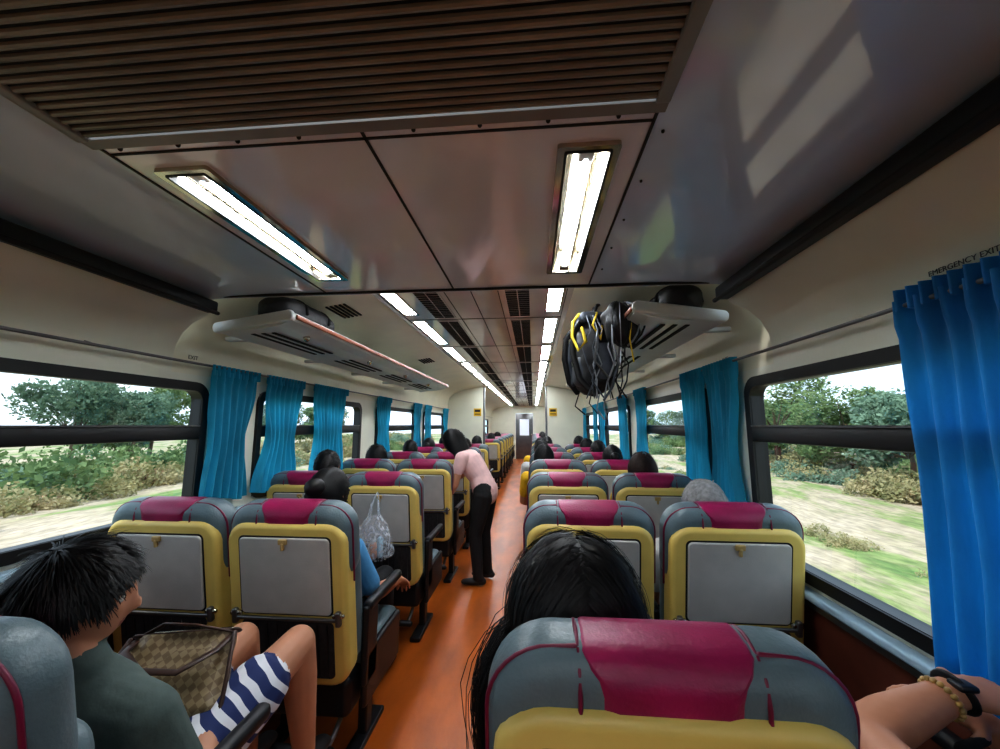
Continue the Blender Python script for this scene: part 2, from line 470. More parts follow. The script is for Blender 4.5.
for k in range(0,16):
    if k==7: continue
    for s_ in 'RL':
        for c in 'aw':
            p=seatpos(s_,c,k)
            if (s_,c,k)==('L','a',0): p=(-.645,.645,0)
            if k>7: p=(p[0],p[1]+.35,0)
            if p[1]>15.6: continue
            o=mkobj('train_seat',SMR if (s_=='R' and c=='w' and k==0) else SM,None,None,True)
            o.location=p

# ------------------------------------------------------------------ people
HW,HD,HH=.076,.097,.118
def head_pt(d):
    x,y,z=d
    X=HW*x;Y=HD*y;Z=HH*z
    if z<0: X*=1-.30*(-z)**1.3
    if y<0: Y*=1.04
    if z<-.2 and y<0: Y*=1-.45*min(1,(-z-.2)/.6)
    if y>0:
        g=lambda cx,cz,sx,sz:math.exp(-((x-cx)/sx)**2-((z-cz)/sz)**2)
        Y+=.010*max(0,-z-.35)                                  # chin
        Y+=.026*g(0,-.20,.13,.15)+.010*g(0,.0,.10,.18)          # nose
        Y-=.009*(g(.38,.03,.2,.11)+g(-.38,.03,.2,.11))          # sockets
        Y+=.005*(g(.35,.19,.3,.07)+g(-.35,.19,.3,.07))          # brow
        Y+=.007*g(0,-.47,.28,.05)+.006*g(0,-.57,.24,.05)        # lips
        Y+=.006*g(0,-.82,.3,.15)
        Y+=.003*(g(.5,-.25,.2,.2)+g(-.5,-.25,.2,.2))
    return V((X,Y,Z))
def add_head(b,MH,m):
    def fn(u,v):
        a=2*math.pi*u; p=math.pi*(v-.5); return head_pt((math.cos(p)*math.cos(a),math.cos(p)*math.sin(a),math.sin(p)))
    b.grid(fn,56,44,m,MH)
    for s_ in (-1,1):   # ears
        P=[(s_*(HW+.004+.006*math.sin(t*math.pi)),-.012-.014*math.sin(t*math.pi),-.032+.062*t) for t in [i/6 for i in range(7)]]
        b.tube(P,[.007,.008,.0085,.009,.01,.009,.007],m,8,M=MH)
        b.tube([(s_*(HW-.004),-.004,-.028),(s_*(HW-.002),-.006,.02)],[.007,.009],m,8,M=MH)
def add_hand(b,w,d,n,side,curl,m,scale=1.0,bones=None):
    d=V(d).normalized(); n=V(n); n=(n-d*n.dot(d)).normalized(); s=d.cross(n)*side; w=V(w); q=scale
    b.tube([w-d*.02*q,w+d*.02*q,w+d*.055*q,w+d*.088*q],[(.024*q,.019*q),(.032*q,.018*q),(.041*q,.016*q),(.040*q,.013*q)],m,14,ref=s)
    for i in range(4):
        off=s*(.030-.020*i)*q; L=[.074,.082,.076,.060][i]*q; r=[.0086,.009,.0086,.0076][i]*q
        p=w+d*(.078-.004*abs(i-1))*q+off; pts=[p]; ang=0
        for j,fr in enumerate((.2,.42,.28,.22)):
            dd=(d*math.cos(ang)+n*math.sin(ang)+s*(.07*(1.5-i))).normalized()
            p=p+dd*L*fr*1.05; pts.append(p); ang+=curl*(1 if j>0 else .9)
        b.tube(pts,[r,r*1.02,r,r*.93,r*.8],m,9)
    p=w+d*.022*q+s*.024*q; pts=[p]
    for L,(cs,cd,cn) in ((.035,(.85,.5,.3)),(.032,(.5,.8,.4)),(.026,(.2,.9,.45))):
        p=p+(s*cs+d*cd+n*cn).normalized()*L*q; pts.append(p)
    b.tube(pts,[.013*q,.0115*q,.0098*q,.008*q],m,9)

def body(name,J,mt,sleeve=.55,shorts=None,voxel=.008,hyaw=0,hpitch=0,curl=.35,female=False,hroll=0):
    """mt: dict shirt,pants,skin,shoe ; returns mesh (one continuous surface) and head matrix"""
    b=MB(); bones=[]
    g={k:V(v) for k,v in J.items() if not isinstance(v,(int,float))}
    def tb(keys_r,mk,ref=None,n=14):
        pts=[k for k,_ in keys_r]; rad=[r for _,r in keys_r]
        b.tube(pts,rad,M_skin,n,ref=ref)
        for i in range(len(pts)-1):
            r0=rad[i] if not isinstance(rad[i],tuple) else sum(rad[i])/2; r1=rad[i+1] if not isinstance(rad[i+1],tuple) else sum(rad[i+1])/2
            bones.append((pts[i],pts[i+1],r0,r1,mk))
    side=(g['shR']-g['shL']).normalized()
    f=.92 if female else 1.0
    # torso
    tb([(g['pelvis'],(.165,.115)),(g['pelvis'].lerp(g['waist'],.5),(.155,.11)),(g['waist'],(.14*f,.105)),(g['waist'].lerp(g['chest'],.55),(.155*f,.115)),(g['chest'],(.165*f,.115)),(g['chest'].lerp(g['neck'],.55),(.135*f,.085)),(g['chest'].lerp(g['neck'],.85),(.075,.06))],'shirt',ref=side,n=20)
    tb([(g['chest'].lerp(g['neck'],.7),.052),(g['neck'],.050),(g['neck'].lerp(g['head'],.55),.050)],'skin')
    for S,sg in (('L',-1),('R',1)):
        sh,el,wr=g['sh'+S],g['el'+S],g['wr'+S]
        tb([(g['chest'].lerp(g['neck'],.35)+side*sg*.07,.07),(sh,.062)],'shirt')
        c=sh.lerp(el,sleeve)
        if sleeve<1:
            tb([(sh,.062),(sh.lerp(el,.4),.056),(c,.054)],'shirt')
            tb([(c.lerp(sh,.2),.044),(el,.038)],'skin')
            tb([(el,.038),(el.lerp(wr,.3),.040),(wr,.025)],'skin')
        else:
            tb([(sh,.062),(el,.048)],'shirt'); tb([(el,.048),(el.lerp(wr,.9),.034)],'shirt'); tb([(el.lerp(wr,.8),.027),(wr,.024)],'skin')
        hd=V(J.get('hd'+S,(wr-el))); hn=V(J.get('hn'+S,(0,0,-1)))
        add_hand(b,wr,hd,hn,J.get('hs'+S,sg),curl,M_skin)
        bones.append((wr,wr+hd.normalized()*.16,.025,.03,'skin'))
        hp,kn,an,to=g['hip'+S],g['kn'+S],g['an'+S],g['toe'+S]
        if shorts:
            c=hp.lerp(kn,shorts)
            tb([(g['pelvis']+side*sg*.05,.11),(hp,.098),(c,.088)],'pants')
            tb([(c.lerp(hp,.1),.070),(kn,.056)],'skin')
            tb([(kn,.056),(kn.lerp(an,.3),.056),(an,.036)],'skin')
        else:
            tb([(g['pelvis']+side*sg*.05,.11),(hp,.094),(hp.lerp(kn,.5),.08),(kn,.062)],'pants')
            tb([(kn,.062),(kn.lerp(an,.35),.058),(an,.048)],'pants')
        hl=an+ (an-to).normalized()*.05; hl.z=min(an.z,to.z+.01)
        fd=(to-hl).normalized()
        tb([(an,.036),(an.lerp(hl,.5),.036)],'skin' if shorts else 'pants')
        tb([(hl,(.032,.03)),(hl.lerp(to,.6),(.044,.030)),(to,(.038,.02))],'shoe',ref=fd.cross(V((0,0,1))))
    MH=Matrix.Translation(g['head'])@Matrix.Rotation(hyaw,4,'Z')@Matrix.Rotation(hpitch,4,'X')@Matrix.Rotation(hroll,4,'Y')
    add_head(b,MH,M_skin)
    bones.append((MH@V((0,0,-.03)),MH@V((0,0,.03)),.085,.085,'skin'))
    bones.append((MH@V((-.018,.097,-.060)),MH@V((.018,.097,-.060)),.004,.004,'lip'))
    tmp=b.obj('tmp_body')
    r=tmp.modifiers.new('r','REMESH'); r.mode='VOXEL'; r.voxel_size=voxel; r.use_smooth_shade=True
    s=tmp.modifiers.new('s','SMOOTH'); s.iterations=3; s.factor=.5
    dg=bpy.context.evaluated_depsgraph_get(); me=bpy.data.meshes.new_from_object(tmp.evaluated_get(dg)); me.name=name
    bpy.data.objects.remove(tmp)
    me.materials.clear()
    keys=['shirt','pants','skin','shoe','lip']
    for k in keys: me.materials.append(mt.get(k,M_lip if k=='lip' else M_skin))
    nP=len(me.polygons); C=np.empty(nP*3); me.polygons.foreach_get('center',C); C=C.reshape(-1,3)
    best=np.full(nP,1e9); idx=np.zeros(nP,int)
    for p0,p1,r0,r1,mk in bones:
        p0=np.array(p0);p1=np.array(p1);d=p1-p0;L=d@d+1e-9
        t=np.clip((C-p0)@d/L,0,1); q=p0+t[:,None]*d
        ds=np.linalg.norm(C-q,axis=1)-(r0+(r1-r0)*t)
        if mk=='skin': ds=ds+.001
        w=ds<best; best[w]=ds[w]; idx[w]=keys.index(mk)
    me.polygons.foreach_set('material_index',idx.astype(np.int32)); me.polygons.foreach_set('use_smooth',np.ones(nP,bool)); me.update()
    return me,MH
def eyes_mesh():
    b=MB()
    for s_ in (-1,1):
        c=V((s_*.030,.074,.004))
        def fn(u,v,c=c,r=.0125): 
            a=2*math.pi*u;p=math.pi*(v-.5); return c+V((math.cos(p)*math.cos(a),math.cos(p)*math.sin(a),math.sin(p)))*r
        b.grid(fn,14,10,M_eyew)
        def f2(u,v,c=c):
            a=2*math.pi*u; q=v*.45; return c+V((math.sin(q)*math.cos(a),math.cos(q),math.sin(q)*math.sin(a)))*.0129
        b.grid(f2,14,4,M_iris)
        b.tube([(s_*.014,.092,.024),(s_*.030,.093,.030),(s_*.048,.082,.025)],[.0025,.0035,.002],M_hair,6)
    return b.mesh('eyes')
EYES=eyes_mesh()
def hair_ok(x,y,z,short=False):
    if short and y>-.30 and z<.05 and abs(x)>.5: 
        return z>-.12+max(0,y)*.8      # clear around the ears
    thr=-.62 if y<-.1 else -.62+(y+.1)/1.1*1.35
    return z>thr
def hair_mesh(name,style,m,n=1200,seed=1,length=.25,wid=.0028,lay=.55,loose=0.0):
    rnd=random.Random(seed); b=MB(); sh=style=='short'
    K=1.07
    def fn(u,v):
        a=2*math.pi*u;p=math.pi*(v-.5); d=V((math.cos(p)*math.cos(a),math.cos(p)*math.sin(a),math.sin(p)))
        k=K+.03*noise.noise(d*3+V((seed,0,0)))
        return V((HW*d.x*k,HD*d.y*k*(1.04 if d.y<0 else 1),HH*d.z*(k if d.z>0 else 1)))
    def keep(u,v):
        a=2*math.pi*u;p=math.pi*(v-.5); return hair_ok(math.cos(p)*math.cos(a),math.cos(p)*math.sin(a),math.sin(p),sh)
    b.grid(fn,48,36,m,keep=keep)
    def ribbon(P,w):
        vs=[];fs=[]
        for i,p in enumerate(P):
            t=(P[min(i+1,len(P)-1)]-P[max(i-1,0)])
            o=V((p.x,p.y,p.z*.3)); sd=t.cross(o)
            if sd.length<1e-7: sd=V((1,0,0))
            sd.normalize(); ww=w*(1-.75*(i/(len(P)-1))**2); vs+= [p-sd*ww,p+sd*ww]
        for i in range(len(P)-1): fs.append([2*i,2*i+1,2*i+3,2*i+2])
        b.add(vs,fs,m)
    for _ in range(n):
        while True:
            d=V((rnd.gauss(0,1),rnd.gauss(0,1),rnd.gauss(0,1))).normalized()
            if hair_ok(d.x,d.y,d.z,sh): break
        clump=noise.noise(V((math.atan2(d.y,d.x)*4,d.z*1.5,seed)))
        kk=K+.03+rnd.random()*.07+.05*clump
        if loose and rnd.random()<.12: kk+=rnd.random()*.16*loose
        if sh: kk=K-.01
        p=V((HW*d.x*kk,HD*d.y*kk,HH*d.z*kk)); P=[p.copy()]
        if sh:
            nn=V((d.x/HW,d.y/HD,d.z/HH)).normalized()
            cr_=V((.15,-.45,.85)); tdir=(V(d)-cr_); tdir=tdir-nn*tdir.dot(nn)
            if tdir.length<.05: tdir=V((rnd.gauss(0,1),rnd.gauss(0,1),0))
            tdir.normalize()
            jit=V((rnd.gauss(0,.16),rnd.gauss(0,.16),rnd.gauss(0,.16)))
            cl=.35*noise.noise(d*5+V((seed,3,1)))
            dirv=(nn*(lay+cl)+tdir+jit).normalized()
            L=length*(.55+.45*rnd.random())*(.45+.55*max(0,min(1,d.z+.55)))
            if d.y>.45: L*=.62
            for j in range(5):
                p=p+dirv*L/5; dirv=(dirv+V((0,0,-.10))-nn*.08).normalized(); P.append(p.copy())
        else:
            az=V((d.x,d.y,0)); 
            if az.length<.05: az=V((rnd.choice((-1,1)),-.4,0))
            az.normalize()
            part=.12
            if d.z>.25: az=V((1 if d.x>part else -1,-.25+.6*min(0,d.y),0)).normalized()
            elif d.y>.0: az=V((1 if d.x>0 else -1,-.25,0)).normalized()
            ph=rnd.random()*6; st=.022
            zend=-(HH*.5+length*(.65+.35*rnd.random())) if style=='long' else -HH*.45
            for j in range(26):
                v_=V((0,0,-1))+az*(1.3 if p.z>HH*.4 else .35 if p.z>0 else 0)
                if style=='bun': 
                    v_=(V((0,-.15,.02))-p).normalized()
                p=p+v_.normalized()*st
                q=V((p.x/HW,p.y/HD,p.z/HH))
                if p.z>-HH*.35 or style=='bun':
                    if style!='bun' or q.length<kk*1.0:
                        kz=kk*(1+loose*.05*math.sin(ph+j*.5))
                        p=V((p.x,p.y,p.z))*(kz/q.length)
                else:
                    hr=math.hypot(p.x/HW,p.y/HD)
                    if hr<1.05: p.x*=1.04; 
                    p.x+=.0015*math.sin(ph+j*.7); p.y+=.0015*math.cos(ph*2+j*.8)-.001
                    if p.y>.02: p.y-=.01
                P.append(p.copy())
                if p.z<zend: break
                if style=='bun' and (p-V((0,-.15,.02))).length<.03: break
        if len(P)>2: ribbon(P,wid*(.6+.8*rnd.random()))
    if style=='bun':
        def fb(u,v):
            a=2*math.pi*u;p=math.pi*(v-.5); d=V((math.cos(p)*math.cos(a),math.cos(p)*math.sin(a),math.sin(p)))
            return V((0,-.125,.03))+d*(.042+.004*noise.noise(d*6))
        b.grid(fb,20,14,m)
    return b.mesh(name)
H_long=hair_mesh('hair_long','long',M_hair,1400,2,.22,.0026,loose=.5)
H_longb=hair_mesh('hair_long_brown','long',M_hairb,1400,3,.16,.0026,loose=.5)
H_short=hair_mesh('hair_short','short',M_hair,1800,4,.035,.0026,.2)
H_bun=hair_mesh('hair_bun','bun',M_hair,1000,5)
H_grey=hair_mesh('hair_grey_short','short',M_hairg,1800,6,.03,.0026,.15)
H_man=hair_mesh('hair_man','short',M_hair,9000,11,.066,.0014,.24)
H_woman=hair_mesh('hair_woman','long',M_hair,9000,12,.30,.0012,loose=.8)

SIT=dict(pelvis=(0,.29,.545),waist=(0,.25,.68),chest=(0,.20,.85),neck=(0,.165,.985),head=(0,.175,1.095),
 shL=(-.17,.18,.91),elL=(-.21,.28,.67),wrL=(-.13,.47,.62),shR=(.17,.18,.91),elR=(.21,.28,.67),wrR=(.13,.47,.62),
 hdL=(.3,.9,-.1),hdR=(-.3,.9,-.1),hipL=(-.09,.34,.545),hipR=(.09,.34,.545),knL=(-.10,.72,.55),knR=(.10,.72,.55),
 anL=(-.10,.74,.10),anR=(.10,.74,.10),toeL=(-.11,.86,.035),toeR=(.11,.86,.035))
def J_(base,**k):
    d=dict(base); d.update(k); return d
def cloth(n,c,**k): return mat(n,c,.8,var=.15,scale=14,bump=.25,bscale=30,**k)
C_black=cloth('cloth_black',(20,20,22)); C_yellow=cloth('cloth_yellow',(214,172,30)); C_blue=cloth('cloth_lightblue',(84,150,196))
C_white=cloth('cloth_white',(200,200,196)); C_pink=cloth('cloth_pink',(226,186,182)); C_green=cloth('cloth_greygreen',(74,88,84))
C_red=cloth('cloth_red',(150,40,44)); C_jean=cloth('cloth_denim',(38,52,84)); S_dark=mat('shoe_dark',(26,22,22),.6)
def person(name,me,MH,hair,loc,yaw=0,hs=(1.1,1.04,1.0)):
    e=empty(name,loc,yaw); mkobj('body',me,e)
    mkobj('hair',hair,e,MH@Matrix.Diagonal((*hs,1))); mkobj('eyes',EYES,e,MH); return e
base_f,MHf=body('body_f',SIT,dict(shirt=C_white,pants=C_jean,skin=M_skin,shoe=S_dark),.6,None,.010,female=True)
base_m,MHm=body('body_m',J_(SIT,head=(.02,.175,1.11)),dict(shirt=C_white,pants=C_black,skin=M_skin,shoe=S_dark),.6,None,.010,hyaw=.25)
def recol(me,shirt):
    k=me.copy(); k.materials[0]=shirt; return k
VAR={}
for nm,s_ in (('white',C_white),('yellow',C_yellow),('black',C_black),('red',C_red),('blue',C_blue),('pink',C_pink)):
    VAR['f'+nm]=recol(base_f,s_); VAR['m'+nm]=recol(base_m,s_)
PL=[('L','w',2,'mblack',H_short),('L','w',3,'fwhite',H_long),('L','a',4,'mred',H_short),('L','w',5,'fblue',H_bun),('L','a',6,'mblack',H_short),
 ('L','w',4,'mblack',H_short),('L','a',5,'fwhite',H_long),('L','w',6,'fyellow',H_long),('R','w',3,'fwhite',H_bun),('R','a',5,'myellow',H_short),('R','w',6,'mblue',H_short),
 ('R','w',1,'mwhite',H_grey),('R','w',2,'fyellow',H_longb),('R','a',3,'fyellow',H_long),('R','w',4,'mblack',H_short),('R','a',4,'mwhite',H_short),('R','w',5,'fpink',H_long),('R','a',6,'fred',H_bun),
 ('L','a',8,'mwhite',H_short),('L','w',9,'fyellow',H_long),('R','a',8,'mred',H_short),('R','w',9,'fwhite',H_bun),('R','a',10,'mblack',H_short),('L','a',10,'fyellow',H_long),('R','w',11,'myellow',H_short),('L','w',11,'mblack',H_short)]
for s_,c,k,bd,h in PL:
    p=seatpos(s_,c,k); dy=.35 if k>7 else 0
    dz=-.035 if (s_,c,k)==('R','w',1) else .03
    dx=-.13 if (s_,c,k) in (('R','a',3),('R','a',4),('R','a',5)) else 0
    person('seated_passenger',VAR[bd],MHf if bd[0]=='f' else MHm,h,(p[0]+dx+random.uniform(-.02,.02),p[1]+dy,dz),0)
# blue-shirt passenger in left row 1
Jb=J_(SIT,head=(-.0,.20,1.11),chest=(-.04,.22,.84),elR=(.19,.36,.60),wrR=(.24,.56,.60),hdR=(0,.9,-.5),shR=(.115,.24,.85),shL=(-.19,.2,.88))
mb_,MHb=body('body_blue',Jb,dict(shirt=C_blue,pants=C_black,skin=M_skin,shoe=S_dark),.75,None,.007,hpitch=-.2)
person('seated_passenger_blue_shirt',mb_,MHb,H_bun,seatpos('L','a',1))
# front woman, right aisle seat
Jw=J_(SIT,head=(-.105,.15,1.06),neck=(-.075,.15,.95),chest=(-.04,.19,.83),shL=(-.20,.17,.87),shR=(.13,.17,.89),elL=(-.24,.28,.65))
mw,MHw=body('body_woman',Jw,dict(shirt=C_black,pants=C_jean,skin=M_skin,shoe=S_dark),.5,None,.008,hpitch=-.10,female=True,hroll=-.05)
ew=person('seated_woman',mw,MHw,H_woman,seatpos('R','a',0),hs=(1.5,1.25,1.14))
b=MB(); rl=random.Random(8)
for i in range(260):
    P=[]; ph=rl.random()*6; o=V((rl.gauss(0,.016),rl.gauss(0,.018),rl.gauss(0,.01)))
    for (x,y,z) in ((-.20,.14,1.06),(-.245,.12,1.03),(-.272,.10,.99),(-.285,.09,.95),(-.283,.085,.90),(-.275,.085,.85),(-.27,.09,.80)):
        P.append((x+o.x+.004*math.sin(ph+z*30),y+o.y,z+o.z))
    b.tube(P,[.0008]*6+[.0004],M_hair,4,cap=False)
b.obj('hair_lock',ew)
# man in left aisle seat, bag on his lap
def stripes():
    m=bpy.data.materials.new('shorts_navy_white'); m.use_nodes=True; nt=m.node_tree;N=nt.nodes;L=nt.links
    tc=N.new('ShaderNodeTexCoord'); w=N.new('ShaderNodeTexWave'); w.inputs['Scale'].default_value=9; w.inputs['Distortion'].default_value=3; w.inputs['Detail'].default_value=1
    w.bands_direction='DIAGONAL'
    cr=N.new('ShaderNodeValToRGB'); cr.color_ramp.interpolation='CONSTANT'; cr.color_ramp.elements[0].color=lin((28,44,92)); cr.color_ramp.elements[1].color=lin((215,215,220)); cr.color_ramp.elements[1].position=.62
    L.new(tc.outputs['Object'],w.inputs[0]); L.new(w.outputs['Fac'],cr.inputs[0]); L.new(cr.outputs[0],N['Principled BSDF'].inputs['Base Color']); N['Principled BSDF'].inputs['Roughness'].default_value=.8
    return m
Jm=J_(SIT,head=(-.03,.16,1.06),neck=(-.02,.16,.935),chest=(-.02,.20,.78),waist=(0,.24,.66),pelvis=(0,.27,.55),hipL=(-.09,.33,.56),hipR=(.09,.33,.56),
 shL=(-.20,.19,.83),shR=(.14,.19,.81),
 knL=(-.03,.70,.70),knR=(.19,.68,.71),anL=(-.05,.80,.28),anR=(.17,.80,.28),toeL=(-.05,.92,.235),toeR=(.17,.92,.235),
 elL=(-.26,.25,.62),wrL=(-.14,.42,.66),hdL=(.5,.7,-.1),elR=(.20,.27,.59),wrR=(.10,.43,.665),hdR=(-.6,.7,.0))
mm,MHm2=body('body_man',Jm,dict(shirt=C_green,pants=stripes(),skin=M_skin,shoe=S_dark),.65,.62,.006,hyaw=-.85,hpitch=-.12)
person('seated_man',mm,MHm2,H_man,seatpos('L','a',0),hs=(1.12,1.08,1.02))
# reclined neighbour on the right
Jr=J_(SIT,pelvis=(0,.25,.54),waist=(0,.10,.66),chest=(0,-.08,.80),neck=(0,-.22,.91),head=(0,-.29,1.00),
 shL=(-.18,-.20,.88),elL=(-.20,.06,.90),wrL=(.0,.10,.955),hdL=(.9,.1,-.1),hnL=(0,.3,-1),hsL=1,
 shR=(.17,-.14,.86),elR=(.22,.06,.72),wrR=(.08,.14,.88),hdR=(-.6,.1,.2))
mr,MHr=body('body_reclined',Jr,dict(shirt=C_black,pants=C_black,skin=M_skin,shoe=S_dark),.55,None,.006,hpitch=.5)
er=person('reclining_passenger',mr,MHr,H_short,seatpos('R','w',0))
b=MB(); wp=V((-.03,.094,.947)); dd=(V((.0,.10,.955))-V((-.20,.06,.90))).normalized(); sd=dd.orthogonal().normalized(); up=dd.cross(sd)
M_bead=mat('bead_brown',(196,160,96),.3,var=.4,scale=50)
for k in range(18):
    a=2*math.pi*k/18; c=wp+(sd*math.cos(a)+up*math.sin(a))*.030
    b.tube([c-dd*.001,c+dd*.001],.005,M_bead,8)
b.obj('bead_bracelet',er)
b=MB(); wp2=wp+dd*.03
b.tube([wp2+(sd*math.cos(a)+up*math.sin(a))*.028 for a in [2*math.pi*k/24 for k in range(24)]],[(.003,.009)]*24,M_plast,8,closed=True,ref=None)
b.box(tuple(wp2+V((0,-.018,.022))),(.032,.03,.012),M_plast,.005,3)
b.obj('wrist_watch',er)
# standing woman in the aisle, leaning left
Js=dict(pelvis=(0,-.04,.83),waist=(0,.02,.96),chest=(0,.12,1.10),neck=(0,.21,1.20),head=(0,.29,1.285),
 shL=(-.16,.15,1.14),elL=(-.20,.20,.90),wrL=(-.15,.33,.72),hdL=(.1,.5,-.8),hnL=(1,0,0),shR=(.16,.15,1.14),elR=(.20,.28,.94),wrR=(.10,.46,.88),hdR=(0,.9,-.3),
 hipL=(-.085,-.04,.79),hipR=(.085,-.04,.79),knL=(-.09,.03,.44),knR=(.09,.0,.44),anL=(-.09,.0,.08),anR=(.10,-.03,.08),toeL=(-.10,.13,.03),toeR=(.11,.10,.03))
ms,MHs=body('body_standing',Js,dict(shirt=C_pink,pants=C_black,skin=M_skin,shoe=S_dark),.45,None,.007,hpitch=-.45,female=True)
person('standing_woman',ms,MHs,hair_mesh('hair_standing','long',M_hair,2000,9,.10,.002,loose=.5),(-.12,3.78,0),math.radians(80))

# ------------------------------------------------------------------ curtains
def curtain(y0,y1,zt,zb,side,seed,m,waist=.75,flare=1.0,shift=0):
    rnd=random.Random(seed); b=MB(); n=max(5,int((y1-y0)/.055)); ph=rnd.random()*6
    yc=(y0+y1)/2; hw=(y1-y0)/2
    def fn(u,v):
        z=zt+(zb-zt)*v; k=1-(1-waist)*math.exp(-((v-.55)/.28)**2); k*=1+(flare-1)*v
        y=yc+(2*u-1)*hw*k+shift*v
        am=.020*(.5+.7*v)+(.008 if v<.07 else 0)
        x=W-.05+am*math.sin(2*math.pi*n*u+ph+.9*math.sin(3*v+ph)+1.2*noise.noise(V((u*3,v*2,seed))))+.012*noise.noise(V((u*5,v*3,seed)))
        if v>.97: z+=.012*math.sin(u*9+ph)
        return V((side*x,y,z))
    b.grid(fn,n*12,30,m)
    def fh(u,v):
        z=zt+.03-.06*v; x=W-.052+.018*math.sin(2*math.pi*n*1.7*u+ph)
        return V((side*x,yc+(2*u-1)*hw*1.02,z))
    b.grid(fh,n*12,4,m)
    return b.obj('curtain',recalc=False)
lw=[(1.98,2.34,.8,1.0,-.02),(2.44,2.86,.7,1.1,-.05),(3.0,3.55,.8,1.0,0)]
for i,(a,c,wst,fl,sh) in enumerate(lw): curtain(a,c,1.755,1.02,-1,10+i,M_curt,wst,fl,sh)
for k in range(2,7):
    e_=.46+1.955*k
    curtain(e_-.05,e_+.35,1.755,1.02,-1,30+k,M_curt,.75); curtain(e_+1.3,e_+1.68,1.755,1.02,-1,40+k,M_curt,.75)
    curtain(e_-.05,e_+.35,1.755,.95,1,50+k,M_curt,.75); curtain(e_+1.3,e_+1.68,1.755,.95,1,60+k,M_curt,.75)
curtain(2.02,2.36,1.765,.92,1,21,M_curt,.62,1.1,-.0)
curtain(2.38,2.72,1.765,.92,1,22,M_curt,.7,1.1,.0)
curtain(3.6,3.95,1.765,.92,1,24,M_curt,.7,1.1,.0)
curtain(.60,1.13,1.79,.74,1,23,M_curt2,.96,1.08,.01)
for s_ in (-1,1):
    b=MB(); b.tube([(s_*(W-.05),Y0,1.775),(s_*(W-.05),Y1,1.775)],.007,M_metal,8)
    for i in range(16): b.tube([(s_*(W-.05),Y0+.3+i*1.1,1.775),(s_*W,Y0+.3+i*1.1,1.79)],.006,M_metal,6)
    b.obj('curtain_rail')

# labels
def label(txt,loc,rot,size):
    c=bpy.data.curves.new('wall_label','FONT'); c.body=txt; c.size=size; c.extrude=.0005; c.align_x='CENTER'
    o=bpy.data.objects.new('wall_label',c); sc.collection.objects.link(o); o.location=loc; o.rotation_euler=rot; c.materials.append(M_black)
label('EMERGENCY EXIT',(1.438,1.0,1.842),(math.radians(90),0,math.radians(-90)),.020)
label('WINDOW',(1.441,1.0,1.822),(math.radians(90),0,math.radians(-90)),.020)
label('EXIT',(1.443,2.2,1.80),(math.radians(90),0,math.radians(-90)),.03)
label('EXIT',(-1.443,1.9,1.80),(math.radians(90),0,math.radians(90)),.03)

# ------------------------------------------------------------------ things
M_bagb=mat('bag_black_nylon',(24,24,28),.55,var=.4,scale=20,bump=.4,bscale=18)
M_bagn=mat('bag_navy',(26,32,52),.65,var=.4,scale=20,bump=.4,bscale=18)
M_bagg=mat('bag_grey_nylon',(70,76,86),.55,var=.4,scale=14,bump=.4,bscale=18)
M_strapy=mat('strap_yellow',(226,196,40),.6)
M_strapg=mat('strap_grey',(140,144,150),.6)
def duffel(loc,L,R,m,yaw=0,h=.8):
    e=empty('duffel_bag',loc,yaw); b=MB()
    def fn(u,v):
        a=2*math.pi*u; t=v*2-1; k=(1-abs(t)**5)**.5 if abs(t)<1 else 0
        r=R*k*(1+.05*noise.noise(V((math.cos(a)*2,t*4,math.sin(a)*2))))
        sx=math.copysign(abs(math.cos(a))**.7,math.cos(a)); sz=math.copysign(abs(math.sin(a))**.7,math.sin(a))
        return V((r*sx,t*L/2,R*h+r*sz*h))
    b.grid(fn,28,24,m)
    for yy in (-L*.2,L*.2):
        b.tube([(R*1.04*math.cos(a),yy,R*h+R*h*1.05*math.sin(a)) for a in [math.pi*k/12 for k in range(13)]],[(.003,.014)]*13,M_black,6,ref=(0,1,0))
    b.tube([(R*.2,-L*.2,R*h*1.95),(R*.1,-L*.1,R*h*1.95+.02),(0,L*.1,R*h*1.95+.02),(0,L*.2,R*h*1.95)],.008,M_black,8)
    b.tube([(0,-L*.42,R*h*1.98),(0,L*.42,R*h*1.98)],.004,M_metal,6)
    b.obj('shell',e)
duffel((-1.06,2.22,2.012),.6,.118,M_bagb,0,.72)
duffel((-1.13,3.4,2.01),.45,.08,M_bagn,0,.75)
duffel((1.14,2.08,2.005),.36,.11,M_bagb,0,.72)
duffel((.99,2.50,2.03),.44,.10,M_bagg,0,.75)
duffel((1.13,3.7,2.01),.45,.08,M_bagb,0,.75)
duffel((-1.12,5.0,2.01),.5,.08,M_bagb,0,.75)
